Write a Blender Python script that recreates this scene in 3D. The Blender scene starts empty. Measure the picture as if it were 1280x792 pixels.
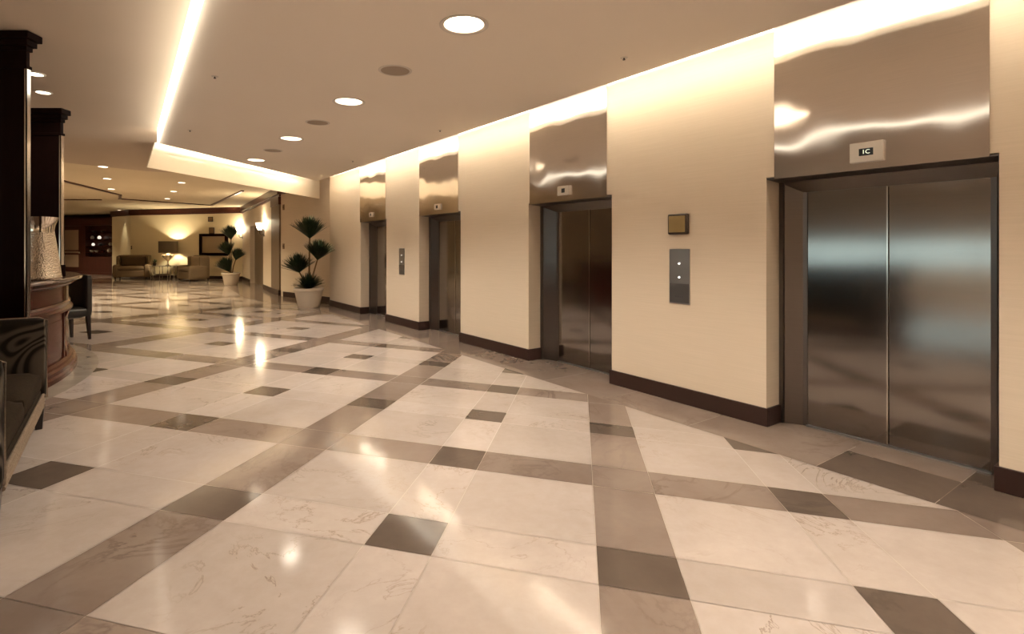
import bpy, bmesh, math, random
from mathutils import Vector, Matrix
random.seed(7)
sc = bpy.context.scene
COL = sc.collection
PI = math.pi
R = math.radians

# ------------------------------------------------------------------ frame of the elevator wall
AX = (-0.55499, 0.83186)           # along the elevator wall, away from the viewer
NX = (0.83186, 0.55499)            # into the elevator wall
WROT = math.atan2(-AX[1], -AX[0])  # local x runs towards the viewer's right along the wall, local y into it
DW = 4.356                         # distance of the elevator wall
EYE = 1.45

def P(s, n):
    return (AX[0]*s + NX[0]*n, AX[1]*s + NX[1]*n)

# ------------------------------------------------------------------ materials
def new_mat(name):
    m = bpy.data.materials.new(name); m.use_nodes = True
    nt = m.node_tree
    return m, nt, nt.nodes['Principled BSDF']

def mat(name, col, rough=0.5, metal=0.0, spec=0.5, emit=None, es=0.0):
    m, nt, b = new_mat(name)
    b.inputs['Base Color'].default_value = (*col, 1)
    b.inputs['Roughness'].default_value = rough
    b.inputs['Metallic'].default_value = metal
    b.inputs['Specular IOR Level'].default_value = spec
    if emit:
        b.inputs['Emission Color'].default_value = (*emit, 1)
        b.inputs['Emission Strength'].default_value = es
    return m

def N(nt, t, **kw):
    n = nt.nodes.new(t)
    for k, v in kw.items():
        setattr(n, k, v)
    return n

def ramp(nt, fac, stops):
    r = N(nt, 'ShaderNodeValToRGB')
    el = r.color_ramp.elements
    while len(el) < len(stops): el.new(0.5)
    for e, (p, c) in zip(el, stops):
        e.position = p; e.color = (*c, 1) if len(c) == 3 else c
    nt.links.new(fac, r.inputs[0])
    return r.outputs[0]

def noise(nt, vec, scale, detail=4, rough=0.5, dist=0.0):
    n = N(nt, 'ShaderNodeTexNoise')
    n.inputs['Scale'].default_value = scale; n.inputs['Detail'].default_value = detail
    n.inputs['Roughness'].default_value = rough; n.inputs['Distortion'].default_value = dist
    if vec is not None: nt.links.new(vec, n.inputs['Vector'])
    return n

def mix(nt, fac, a, b, blend='MIX'):
    m = N(nt, 'ShaderNodeMix', data_type='RGBA', blend_type=blend)
    for sock, v in ((m.inputs[0], fac), (m.inputs[6], a), (m.inputs[7], b)):
        if isinstance(v, (int, float)): sock.default_value = v
        elif isinstance(v, tuple): sock.default_value = (*v, 1) if len(v) == 3 else v
        else: nt.links.new(v, sock)
    return m.outputs[2]

def mapping(nt, scale, coord='Object'):
    t = N(nt, 'ShaderNodeTexCoord'); mp = N(nt, 'ShaderNodeMapping')
    mp.inputs['Scale'].default_value = scale
    nt.links.new(t.outputs[coord], mp.inputs['Vector'])
    return mp.outputs[0]

def bump(nt, b, h, strength, dist=0.01):
    bp = N(nt, 'ShaderNodeBump')
    bp.inputs['Strength'].default_value = strength; bp.inputs['Distance'].default_value = dist
    nt.links.new(h, bp.inputs['Height']); nt.links.new(bp.outputs[0], b.inputs['Normal'])

def stone(name, base, alt, vein, rough, tone_amt, vein_pos=(0.0, 0.02)):
    """polished stone slabs: every slab carries its own tone and its own cut of the veining"""
    m, nt, b = new_mat(name)
    at = N(nt, 'ShaderNodeAttribute', attribute_name='tone')
    t = N(nt, 'ShaderNodeTexCoord')
    off = N(nt, 'ShaderNodeVectorMath', operation='MULTIPLY_ADD')
    off.inputs[1].default_value = (37, 19, 53)
    nt.links.new(at.outputs['Vector'], off.inputs[0]); nt.links.new(t.outputs['Object'], off.inputs[2])
    v = off.outputs[0]
    n1 = noise(nt, v, 1.3, 6, 0.6, 0.4)
    c = ramp(nt, n1.outputs[0], [(0.3, base), (0.7, alt)])
    # veins: thin lines where a distorted noise crosses its middle value
    n2 = noise(nt, v, 1.7, 7, 0.62, 0.9)
    d = N(nt, 'ShaderNodeMath', operation='SUBTRACT'); d.inputs[1].default_value = 0.5
    nt.links.new(n2.outputs[0], d.inputs[0])
    a = N(nt, 'ShaderNodeMath', operation='ABSOLUTE'); nt.links.new(d.outputs[0], a.inputs[0])
    vf = ramp(nt, a.outputs[0], [(vein_pos[0], (1, 1, 1)), (vein_pos[1], (0, 0, 0))])
    n3 = noise(nt, v, 0.9, 3, 0.5)
    vm = N(nt, 'ShaderNodeMath', operation='MULTIPLY'); nt.links.new(vf, vm.inputs[0])
    nt.links.new(ramp(nt, n3.outputs[0], [(0.44, (0, 0, 0)), (0.66, (0.9, 0.9, 0.9))]), vm.inputs[1])
    c = mix(nt, vm.outputs[0], c, vein)
    n4 = noise(nt, v, 16, 5, 0.65)
    c = mix(nt, 1.0, c, ramp(nt, n4.outputs[0], [(0.3, (0.93, 0.92, 0.91)), (0.7, (1, 1, 1))]), 'MULTIPLY')
    tn = ramp(nt, at.outputs['Fac'], [(0, (1-tone_amt,)*3), (1, (1, 1, 1))])
    c = mix(nt, 1.0, c, tn, 'MULTIPLY')
    nt.links.new(c, b.inputs['Base Color'])
    b.inputs['Roughness'].default_value = rough
    b.inputs['Specular IOR Level'].default_value = 0.27
    # faint waviness of the polish
    n5 = noise(nt, t.outputs['Object'], 5.0, 2)
    bump(nt, b, n5.outputs[0], 0.05, 0.004)
    return m

M = {}
M['marble'] = stone('cream_marble', (0.40, 0.33, 0.288), (0.49, 0.412, 0.368), (0.22, 0.155, 0.12), 0.10, 0.16, (0.0, 0.009))
M['brown'] = stone('brown_stone', (0.195, 0.143, 0.115), (0.27, 0.208, 0.17), (0.14, 0.10, 0.08), 0.10, 0.22, (0.0, 0.03))
M['dark'] = stone('dark_stone', (0.09, 0.066, 0.051), (0.13, 0.097, 0.076), (0.08, 0.06, 0.045), 0.10, 0.2, (0.0, 0.03))
M['grey_stone'] = stone('grey_border_stone', (0.30, 0.25, 0.20), (0.38, 0.32, 0.26), (0.2, 0.16, 0.12), 0.10, 0.15, (0.0, 0.03))
M['grout'] = mat('grout', (0.42, 0.34, 0.27), 0.4)

def wallpaper():
    m, nt, b = new_mat('cream_wallcovering')
    v = mapping(nt, (1.2, 1.2, 70))
    n = noise(nt, v, 1.6, 3)
    c = ramp(nt, n.outputs[0], [(0.3, (0.625, 0.525, 0.405)), (0.7, (0.665, 0.56, 0.44))])
    nt.links.new(c, b.inputs['Base Color'])
    b.inputs['Roughness'].default_value = 0.55
    b.inputs['Specular IOR Level'].default_value = 0.3
    return m
M['wall'] = wallpaper()
def plaster(name, c0, c1):
    m, nt, b = new_mat(name)
    n = noise(nt, mapping(nt, (1, 1, 1)), 0.8, 3)
    nt.links.new(ramp(nt, n.outputs[0], [(0.3, c0), (0.7, c1)]), b.inputs['Base Color'])
    b.inputs['Roughness'].default_value = 0.8; b.inputs['Specular IOR Level'].default_value = 0.2
    return m
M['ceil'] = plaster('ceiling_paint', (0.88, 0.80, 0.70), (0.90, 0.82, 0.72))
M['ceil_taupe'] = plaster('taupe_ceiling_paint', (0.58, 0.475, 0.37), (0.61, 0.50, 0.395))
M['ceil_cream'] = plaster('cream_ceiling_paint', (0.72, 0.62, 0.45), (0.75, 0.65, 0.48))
M['slot_bounce'] = mat('slot_bounce_white', (0.86, 0.82, 0.74), 0.8, spec=0.1)
M['fascia'] = plaster('fascia_paint', (0.80, 0.70, 0.55), (0.83, 0.73, 0.58))
M['farwall'] = plaster('far_wall_paint', (0.76, 0.66, 0.45), (0.79, 0.69, 0.48))
M['dado'] = mat('baseboard_wood', (0.022, 0.009, 0.007), 0.3)

def steel(name, col, rough, aniso, wave, wave_scale):
    m, nt, b = new_mat(name)
    v = mapping(nt, (1.5, 1.5, 160))
    n = noise(nt, v, 2.0, 3)
    c = ramp(nt, n.outputs[0], [(0.25, tuple(k*0.9 for k in col)), (0.75, col)])
    nt.links.new(c, b.inputs['Base Color'])
    b.inputs['Metallic'].default_value = 1.0
    b.inputs['Roughness'].default_value = rough
    b.inputs['Anisotropic'].default_value = aniso
    tg = N(nt, 'ShaderNodeTangent', direction_type='UV_MAP')
    nt.links.new(tg.outputs[0], b.inputs['Tangent'])
    if wave:
        w = noise(nt, mapping(nt, wave_scale), 1.0, 1)
        bump(nt, b, w.outputs[0], wave, 0.02)
    return m
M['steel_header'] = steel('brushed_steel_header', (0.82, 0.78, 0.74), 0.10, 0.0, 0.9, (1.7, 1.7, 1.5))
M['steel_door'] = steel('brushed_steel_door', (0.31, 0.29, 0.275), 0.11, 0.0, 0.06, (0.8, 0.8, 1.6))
M['steel_frame'] = steel('steel_frame', (0.17, 0.15, 0.14), 0.3, 0.0, 0, None)
M['steel_plate'] = mat('steel_plate', (0.42, 0.42, 0.42), 0.35, 1.0)
M['plate_light'] = mat('satin_plate', (0.70, 0.63, 0.55), 0.35, 0.6)
M['black'] = mat('black_plastic', (0.006, 0.006, 0.005), 0.3)
M['digit'] = mat('display_digits', (0.5, 0.5, 0.4), 0.5, emit=(0.75, 0.8, 0.6), es=0.5)
M['button'] = mat('lit_button', (0.8, 0.8, 0.8), 0.3, emit=(1, 0.97, 0.9), es=0.8)
M['engrave'] = mat('engraved_grey', (0.10, 0.10, 0.105), 0.5)
M['slate'] = mat('tinted_panel', (0.17, 0.165, 0.165), 0.3, 0.8)
M['gold'] = mat('gold_plate', (0.42, 0.30, 0.13), 0.35, 0.8)
M['bronze'] = mat('dark_bronze', (0.035, 0.02, 0.012), 0.35, 0.3)
M['led'] = mat('led_strip', (1, 1, 1), 0.5, emit=(1.0, 0.92, 0.81), es=290)
M['led_left'] = mat('led_strip_left', (1, 1, 1), 0.5, emit=(1.0, 0.92, 0.76), es=1.3)
M['led_far'] = mat('led_strip_far', (1, 1, 1), 0.5, emit=(1.0, 0.90, 0.70), es=10)
M['lens'] = mat('downlight_lens', (1, 1, 1), 0.5, emit=(1.0, 0.88, 0.70), es=7)
M['lens_dim'] = mat('downlight_lens_dim', (1, 1, 1), 0.5, emit=(1.0, 0.84, 0.62), es=3.0)
M['ring'] = mat('downlight_ring', (0.68, 0.62, 0.55), 0.5)
M['grille'] = mat('speaker_grille', (0.40, 0.32, 0.25), 0.7)
M['chrome'] = mat('chrome', (0.7, 0.66, 0.6), 0.15, 1.0)

def wood(name, c0, c1, rough, scale=(6, 6, 0.8), spec=0.2):
    m, nt, b = new_mat(name)
    n = noise(nt, mapping(nt, scale), 3.0, 6, 0.6, 1.0)
    nt.links.new(ramp(nt, n.outputs[0], [(0.3, c0), (0.7, c1)]), b.inputs['Base Color'])
    b.inputs['Roughness'].default_value = rough
    b.inputs['Specular IOR Level'].default_value = spec
    return m
M['ebony'] = wood('ebony_wood', (0.0070, 0.0022, 0.0016), (0.011, 0.0036, 0.0024), 0.6, spec=0.04)
M['mahogany'] = wood('mahogany', (0.040, 0.0075, 0.0045), (0.066, 0.0135, 0.008), 0.25)
M['mahogany_dark'] = wood('dark_mahogany', (0.055, 0.017, 0.012), (0.085, 0.027, 0.018), 0.3)
M['pilaster'] = wood('pilaster_lit_tone', (0.22, 0.15, 0.08), (0.28, 0.2, 0.11), 0.4)  # lit side of a bar pilaster, put into the wood colour
M['countertop'] = mat('counter_stone', (0.10, 0.065, 0.05), 0.12)
M['hall_panel'] = wood('hall_brown_panel', (0.16, 0.115, 0.08), (0.20, 0.145, 0.10), 0.5)

def fabric(name, c0, c1, swirl=False):
    m, nt, b = new_mat(name)
    if swirl:
        v = mapping(nt, (1, 1, 1))
        nz = noise(nt, v, 1.9, 1, 0.4, 0.6)
        mu = N(nt, 'ShaderNodeMath', operation='MULTIPLY'); mu.inputs[1].default_value = 22.0
        nt.links.new(nz.outputs[0], mu.inputs[0])
        fr = N(nt, 'ShaderNodeMath', operation='PINGPONG'); fr.inputs[1].default_value = 1.0
        nt.links.new(mu.outputs[0], fr.inputs[0])
        c = ramp(nt, fr.outputs[0], [(0.25, c0), (0.7, c1)])
    else:
        n = noise(nt, mapping(nt, (1, 1, 1)), 60, 3)
        c = ramp(nt, n.outputs[0], [(0.3, c0), (0.7, c1)])
    nt.links.new(c, b.inputs['Base Color'])
    b.inputs['Roughness'].default_value = 0.9; b.inputs['Specular IOR Level'].default_value = 0.06
    n2 = noise(nt, mapping(nt, (1, 1, 1)), 220, 2)
    bump(nt, b, n2.outputs[0], 0.15, 0.002)
    return m
M['swirl'] = fabric('swirl_fabric', (0.014, 0.0105, 0.008), (0.075, 0.061, 0.047), True)
M['seat_fab'] = fabric('seat_fabric', (0.017, 0.0115, 0.0072), (0.028, 0.0195, 0.012))
M['tan'] = fabric('tan_fabric', (0.20, 0.145, 0.09), (0.25, 0.185, 0.12))
M['tan_dark'] = fabric('olive_fabric', (0.085, 0.058, 0.034), (0.11, 0.075, 0.045))
M['pale_fab'] = fabric('pale_fabric', (0.34, 0.26, 0.17), (0.40, 0.31, 0.21))
M['leather'] = mat('dark_leather', (0.014, 0.011, 0.009), 0.4)
M['trim_braid'] = fabric('braid_trim', (0.17, 0.125, 0.09), (0.24, 0.18, 0.13))
M['leg_wood'] = mat('dark_leg_wood', (0.012, 0.006, 0.005), 0.3)

def hammered():
    m, nt, b = new_mat('hammered_silver')
    b.inputs['Base Color'].default_value = (0.62, 0.54, 0.45, 1)
    b.inputs['Metallic'].default_value = 1.0; b.inputs['Roughness'].default_value = 0.24
    v = N(nt, 'ShaderNodeTexVoronoi'); v.inputs['Scale'].default_value = 75
    nt.links.new(mapping(nt, (1, 1, 1)), v.inputs['Vector'])
    bump(nt, b, v.outputs['Distance'], 0.6, 0.006)
    return m
M['hammered'] = hammered()
M['silver'] = mat('polished_silver', (0.80, 0.72, 0.62), 0.12, 1.0)
M['pot'] = mat('cream_planter', (0.66, 0.57, 0.46), 0.5)
M['soil'] = mat('soil', (0.03, 0.02, 0.014), 0.9)
M['stem'] = mat('cane_stem', (0.20, 0.12, 0.06), 0.7)
def leafm():
    m, nt, b = new_mat('leaf_green')
    n = noise(nt, mapping(nt, (1, 1, 1)), 9, 2)
    nt.links.new(ramp(nt, n.outputs[0], [(0.3, (0.008, 0.017, 0.006)), (0.7, (0.026, 0.044, 0.015))]), b.inputs['Base Color'])
    b.inputs['Roughness'].default_value = 0.5
    return m
M['leaf'] = leafm()
M['shade'] = mat('lamp_shade_fabric', (0.13, 0.095, 0.06), 0.8)
M['shade_glow'] = mat('lit_bulb', (1, 1, 1), 0.5, emit=(1.0, 0.78, 0.48), es=9)
M['sconce_glow'] = mat('lit_sconce_glass', (1, 1, 1), 0.5, emit=(1.0, 0.84, 0.6), es=9)
M['mirror'] = mat('mirror_glass', (0.75, 0.70, 0.6), 0.05, 1.0)
M['glass'] = mat('table_glass', (0.55, 0.5, 0.42), 0.08, 0.5)
M['sign_brown'] = mat('sign_brown', (0.16, 0.085, 0.035), 0.5)
M['amber'] = mat('door_glass', (0.46, 0.33, 0.24), 0.25, 0.1)
M['ware'] = mat('pale_ware', (0.6, 0.55, 0.48), 0.25)
M['glow_ware'] = mat('ware_with_glow', (0.9, 0.85, 0.76), 0.15, emit=(1, 0.9, 0.75), es=0.35)  # bright spots put in as a glow; the ware is no lamp
M['sky_pane'] = mat('daylight_pane', (0.3, 0.4, 0.42), 0.1, emit=(0.66, 0.86, 0.85), es=0.95)
M['switch'] = mat('switch_plate', (0.22, 0.14, 0.085), 0.5)

# ------------------------------------------------------------------ mesh builder
class MB:
    def __init__(self): self.bm = bmesh.new()
    def poly(self, pts, mi=0):
        f = self.bm.faces.new([self.bm.verts.new(p) for p in pts]); f.material_index = mi; return f
    def prism(self, pts, z0, z1, mi=0, axis='z'):
        def mk(a, b, c): return {'z': (a, b, c), 'x': (c, a, b), 'y': (a, c, b)}[axis]
        lo = [self.bm.verts.new(mk(p[0], p[1], z0)) for p in pts]
        hi = [self.bm.verts.new(mk(p[0], p[1], z1)) for p in pts]
        n = len(pts)
        fs = [self.bm.faces.new(lo[::-1]), self.bm.faces.new(hi)]
        for i in range(n):
            fs.append(self.bm.faces.new((lo[i], lo[(i+1) % n], hi[(i+1) % n], hi[i])))
        for f in fs: f.material_index = mi
        return self
    def box(self, x0, x1, y0, y1, z0, z1, mi=0):
        return self.prism([(x0, y0), (x1, y0), (x1, y1), (x0, y1)], z0, z1, mi)
    def taper(self, c0, h0, z0, c1, h1, z1):
        """square tapered leg: centre and half-size at bottom and at top"""
        lo = [self.bm.verts.new((c0[0]+sx*h0, c0[1]+sy*h0, z0)) for sx, sy in ((-1,-1),(1,-1),(1,1),(-1,1))]
        hi = [self.bm.verts.new((c1[0]+sx*h1, c1[1]+sy*h1, z1)) for sx, sy in ((-1,-1),(1,-1),(1,1),(-1,1))]
        self.bm.faces.new(lo[::-1]); self.bm.faces.new(hi)
        for i in range(4): self.bm.faces.new((lo[i], lo[(i+1) % 4], hi[(i+1) % 4], hi[i]))
        return self
    def lathe(self, prof, seg=32, cx=0, cy=0, a0=0.0, a1=2*PI, cap=True):
        full = abs(a1-a0-2*PI) < 1e-6
        k = seg if full else seg+1
        rings = []
        for r, z in prof:
            rings.append([self.bm.verts.new((cx+r*math.cos(a0+(a1-a0)*i/seg), cy+r*math.sin(a0+(a1-a0)*i/seg), z)) for i in range(k)])
        for a, b in zip(rings, rings[1:]):
            for i in range(seg):
                j = (i+1) % k
                self.bm.faces.new((a[i], a[j], b[j], b[i]))
        if cap and full:
            if prof[0][0] > 1e-5: self.bm.faces.new(rings[0][::-1])
            if prof[-1][0] > 1e-5: self.bm.faces.new(rings[-1])
        if not full and cap:
            self.bm.faces.new([q[0] for q in rings][::-1]); self.bm.faces.new([q[-1] for q in rings])
        return self
    def tube(self, pts, rad, seg=10):
        pts = [Vector(p) for p in pts]
        rad = rad if isinstance(rad, (list, tuple)) else [rad]*len(pts)
        rings = []
        for i, p in enumerate(pts):
            d = (pts[min(i+1, len(pts)-1)] - pts[max(i-1, 0)]).normalized()
            u = d.cross(Vector((0, 0, 1)))
            if u.length < 1e-3: u = Vector((1, 0, 0))
            u.normalize(); w = d.cross(u)
            rings.append([self.bm.verts.new(p + rad[i]*(math.cos(2*PI*k/seg)*u + math.sin(2*PI*k/seg)*w)) for k in range(seg)])
        for a, b in zip(rings, rings[1:]):
            for k in range(seg):
                self.bm.faces.new((a[k], a[(k+1) % seg], b[(k+1) % seg], b[k]))
        self.bm.faces.new(rings[0][::-1]); self.bm.faces.new(rings[-1])
        return self
    def cushion(self, x0, x1, y0, y1, z0, z1, puff=0.02, r=0.03, cuts=6):
        """soft box: subdivided, rounded and puffed"""
        b = bmesh.new(); bmesh.ops.create_cube(b, size=1)
        bmesh.ops.subdivide_edges(b, edges=b.edges[:], cuts=cuts, use_grid_fill=True)
        sx, sy, sz = (x1-x0), (y1-y0), (z1-z0)
        c = Vector(((x0+x1)/2, (y0+y1)/2, (z0+z1)/2)); h = Vector((sx/2, sy/2, sz/2))
        vs = {}
        for v in b.verts:
            q = v.co * 2
            p = Vector((q.x*h.x, q.y*h.y, q.z*h.z))
            inner = Vector((max(-h.x+r, min(h.x-r, p.x)), max(-h.y+r, min(h.y-r, p.y)), max(-h.z+r, min(h.z-r, p.z))))
            d = p - inner
            if d.length > r: p = inner + d.normalized()*r
            bulge = (1-min(1, abs(q.x))**4)*(1-min(1, abs(q.y))**4) if abs(q.z) > .99 else 0
            p.z += math.copysign(puff*bulge, q.z)
            vs[v] = self.bm.verts.new(c + p)
        for f in b.faces: self.bm.faces.new([vs[v] for v in f.verts])
        b.free()
        return self
    def build(self, name, mats, parent=None, smooth=False, bevel=0, loc=None, rz=None, uv=False):
        bm = self.bm
        bmesh.ops.recalc_face_normals(bm, faces=bm.faces)
        if uv:
            L = bm.loops.layers.uv.new('UVMap')
            for f in bm.faces:
                nrm = f.normal
                for l in f.loops:
                    co = l.vert.co
                    if abs(nrm.z) > 0.8: l[L].uv = (co.x, co.y)
                    elif abs(nrm.x) > 0.8: l[L].uv = (co.y, co.z)
                    else: l[L].uv = (co.x, co.z)
        me = bpy.data.meshes.new(name); bm.to_mesh(me); bm.free()
        for m in (mats if isinstance(mats, (list, tuple)) else [mats]): me.materials.append(m)
        o = bpy.data.objects.new(name, me); COL.objects.link(o)
        if parent: o.parent = parent
        if loc: o.location = loc
        if rz is not None: o.rotation_euler = (0, 0, rz)
        if smooth:
            for p in me.polygons: p.use_smooth = True
        if bevel:
            md = o.modifiers.new('bevel', 'BEVEL'); md.width = bevel; md.segments = 2; md.limit_method = 'ANGLE'; md.angle_limit = R(40)
        if smooth:
            try: me.set_sharp_from_angle(angle=R(40))
            except Exception: pass
        return o

def tag(o, label, cat, group=None, kind=None):
    o['label'] = label; o['category'] = cat
    if group: o['group'] = group
    if kind: o['kind'] = kind
    return o
def struct(o):
    o['kind'] = 'structure'; return o
def thing(name, label, cat, loc, rz=0, group=None):
    o = bpy.data.objects.new(name, None); COL.objects.link(o)
    o.empty_display_size = 0.2
    o.location = loc; o.rotation_euler = (0, 0, rz)
    return tag(o, label, cat, group)

def light(kind, name, parent, loc, energy, col, rot=(0, 0, 0), **kw):
    l = bpy.data.lights.new(name, kind); l.energy = energy; l.color = col
    for k, v in kw.items(): setattr(l, k, v)
    o = bpy.data.objects.new(name, l); COL.objects.link(o); o.location = loc; o.rotation_euler = rot
    if parent: o.parent = parent
    return o
WARM = (1.0, 0.905, 0.765)

# ------------------------------------------------------------------ FLOOR
# panels of cream marble in a net of brown bands, laid diagonally to the elevator wall
Q = (-0.9577, 2.1731, 0.4492, 4.1111, -0.4475, 2.1838, 0.0706, 0.0736)
def G(u, v):
    d = 1 + Q[6]*u + Q[7]*v
    return ((Q[0]+Q[1]*u+Q[2]*v)/d, (Q[3]+Q[4]*u+Q[5]*v)/d)
def build_floor():
    b = MB(); bm = b.bm
    tone = bm.faces.layers.float.new('tone_f')
    br, cs = 0.17, 0.15                    # band and inset square, in pattern units
    L = 1-br; c0, c1 = (L-cs)/2, (L+cs)/2
    xs = [0, c0, c1, L, 1]; g = 0.0007
    rnd = random.Random(3)
    for i in range(-10, 5):
        for j in range(-3, 9):
            for a in range(4):
                for c in range(4):
                    u0, u1, v0, v1 = i+xs[a], i+xs[a+1], j+xs[c], j+xs[c+1]
                    if min(1+Q[6]*u0+Q[7]*v0, 1+Q[6]*u1+Q[7]*v1) < 0.28: continue
                    if a == 3 and c == 3: mi = 1
                    elif a == 3: mi = 2 if c == 1 else 1
                    elif c == 3: mi = 2 if a == 1 else 1
                    else: mi = 2 if (a == 1 and c == 1) else 0
                    pts = [G(u0+g, v0+g), G(u1-g, v0+g), G(u1-g, v1-g), G(u0+g, v1-g)]
                    if max(p[1] for p in pts) < -4.5 or min(p[1] for p in pts) > 30: continue
                    if min(p[0] for p in pts) < -24: continue
                    if min(p[0]*NX[0]+p[1]*NX[1] for p in pts) > DW+0.2: continue
                    f = b.poly([(x, y, 0.0) for x, y in pts], mi)
                    t = rnd.random()
                    f[tone] = (0.25*t if (a == 3 and c == 3) else t)
    f = b.poly([(-25, -5.5, -0.003), (10, -5.5, -0.003), (10, 31, -0.003), (-25, 31, -0.003)], 3); f[tone] = 0.5
    me_t = [f[tone] for f in bm.faces]
    o = b.build('floor', [M['marble'], M['brown'], M['dark'], M['grout']])
    for f in o.data.polygons:              # all slabs face up
        if f.normal.z < 0: f.flip()
    at = o.data.attributes.new('tone', 'FLOAT', 'FACE')
    for k, t in enumerate(me_t): at.data[k].value = t
    o.data.attributes.remove(o.data.attributes['tone_f'])
    return struct(o)
build_floor()

def stone_strip(name, quads, mats, z=0.0025):
    """border slabs laid in the floor; quads = [(pts, material index)]"""
    b = MB(); rnd = random.Random(11); ts = []
    for pts, mi in quads:
        b.poly([(x, y, z) for x, y in pts], mi); ts.append(rnd.random())
    o = b.build(name, mats)
    for f in o.data.polygons:
        if f.normal.z < 0: f.flip()
    at = o.data.attributes.new('tone', 'FLOAT', 'FACE')
    for k, t in enumerate(ts): at.data[k].value = t
    return struct(o)
def border_quads():
    q = []; DS = 3.84
    ss = [-5, -3.8, -2.6, -1.4, -0.3, 1.035, 1.65, 2.6, 3.5, 4.35, 5.2, 6.1, 7.0, 7.9, 8.8, 9.7, 10.6, 11.6, 12.9]
    for s0, s1 in zip(ss, ss[1:]):
        g = 0.002
        if abs(s0-1.035) < 1e-6:           # dark slab in front of the nearest lift
            q.append(([P(s0+g, DS), P(s1-g, DS), P(s1-g, 4.32), P(s0+g, 4.32)], 1))
            q.append(([P(s0+g, 4.324), P(s1-g, 4.324), P(s1-g, DW+0.3), P(s0+g, DW+0.3)], 0))
        else:
            q.append(([P(s0+g, DS), P(s1-g, DS), P(s1-g, DW+0.3), P(s0+g, DW+0.3)], 1 if s1 < 1.2 else 0))
    return q
stone_strip('trim_1', border_quads(), [M['brown'], M['dark']])
HALL0, HALL1 = (-5.68, 15.71), (-10.25, 23.62)
stone_strip('trim_2', [([(-6.55, 15.25), (-11.1, 23.1), HALL1, HALL0], 0), ([(-4.9, 13.35), (-6.55, 15.25), HALL0, (-3.5, 13.62)], 0)], [M['brown']])
BC, BR = (-8.2, 4.3), 4.0                   # the round bar
arc = []
for k in range(-20, 36):
    a0, a1 = R(k*3), R(k*3+3)
    arc.append(([(BC[0]+r*math.cos(t), BC[1]+r*math.sin(t)) for r, t in ((3.8, a0), (4.22, a0), (4.22, a1), (3.8, a1))], 0))
stone_strip('trim_3', arc, [M['grey_stone']], 0.0015)

# ------------------------------------------------------------------ ELEVATOR WALL
LIFTS = [  # opening s0 (near), s1 (far); header s0, s1; door far edge, split
    (0.877, 2.238, 0.917, 2.172, 2.056, 1.514),
    (3.851, 5.225, 3.915, 5.195, 4.973, 4.440),
    (6.844, 8.197, 6.904, 8.173, 7.983, 7.450),
    (9.550, 10.888, 9.583, 10.905, 10.66, 10.16)]
HZ = 1.995
CEIL = 3.25
ORG = (*P(0, DW), 0.0)
def wall_right():
    b = MB()
    edges = [-6.0] + [v for l in LIFTS for v in (l[0], l[1])] + [12.9]
    for k in range(0, len(edges), 2):
        b.box(-edges[k+1], -edges[k], 0, 0.42, 0, CEIL)
    for l in LIFTS:
        b.box(-l[1], -l[0], 0, 0.42, HZ+0.018, CEIL)
        b.box(-l[1], -l[0], 0.36, 0.42, 0, HZ+0.018)
    return struct(b.build('wall_right', M['wall'], loc=ORG, rz=WROT))
wall_right()
def base_right():
    b = MB()
    edges = [-6.0] + [v for l in LIFTS for v in (l[0], l[1])] + [12.9]
    for k in range(0, len(edges), 2):
        x0, x1 = -edges[k+1], -edges[k]
        t = 0.02
        b.box(x0-(t if k < 8 else 0), x1+(t if k > 0 else 0), -t, 0.0, 0.003, 0.15)
        if k > 0: b.box(x1, x1+t, 0, 0.19, 0.003, 0.15)
        if k < 8: b.box(x0-t, x0, 0, 0.19, 0.003, 0.15)
    return struct(b.build('baseboard_right', M['dado'], bevel=0.004, loc=ORG, rz=WROT))
base_right()

def text_mesh(txt, size):
    cu = bpy.data.curves.new('display_text', 'FONT'); cu.body = txt; cu.size = size; cu.extrude = 0.0006
    cu.align_x = 'CENTER'; cu.align_y = 'CENTER'
    ob = bpy.data.objects.new('display_text', cu); COL.objects.link(ob)
    dg = bpy.context.evaluated_depsgraph_get()
    me = bpy.data.meshes.new_from_object(ob.evaluated_get(dg))
    bpy.data.objects.remove(ob); bpy.data.curves.remove(cu)
    return me
LIFT_LABELS = [
    'nearest elevator at far right, wide steel double doors behind dark floor slab',
    'elevator left of the square bronze plaque, second from the right',
    'elevator right of the small far call panel, third from the right',
    'farthest narrow-looking elevator beside the larger potted plant']
DISP = [(1.54, 2.045, 2.185, 0.20, 0.085), (4.56, 2.06, 2.17, 0.20, 0.055), (7.52, 2.065, 2.16, 0.18, 0.06), (10.26, 2.08, 2.17, 0.16, 0.06)]
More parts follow.
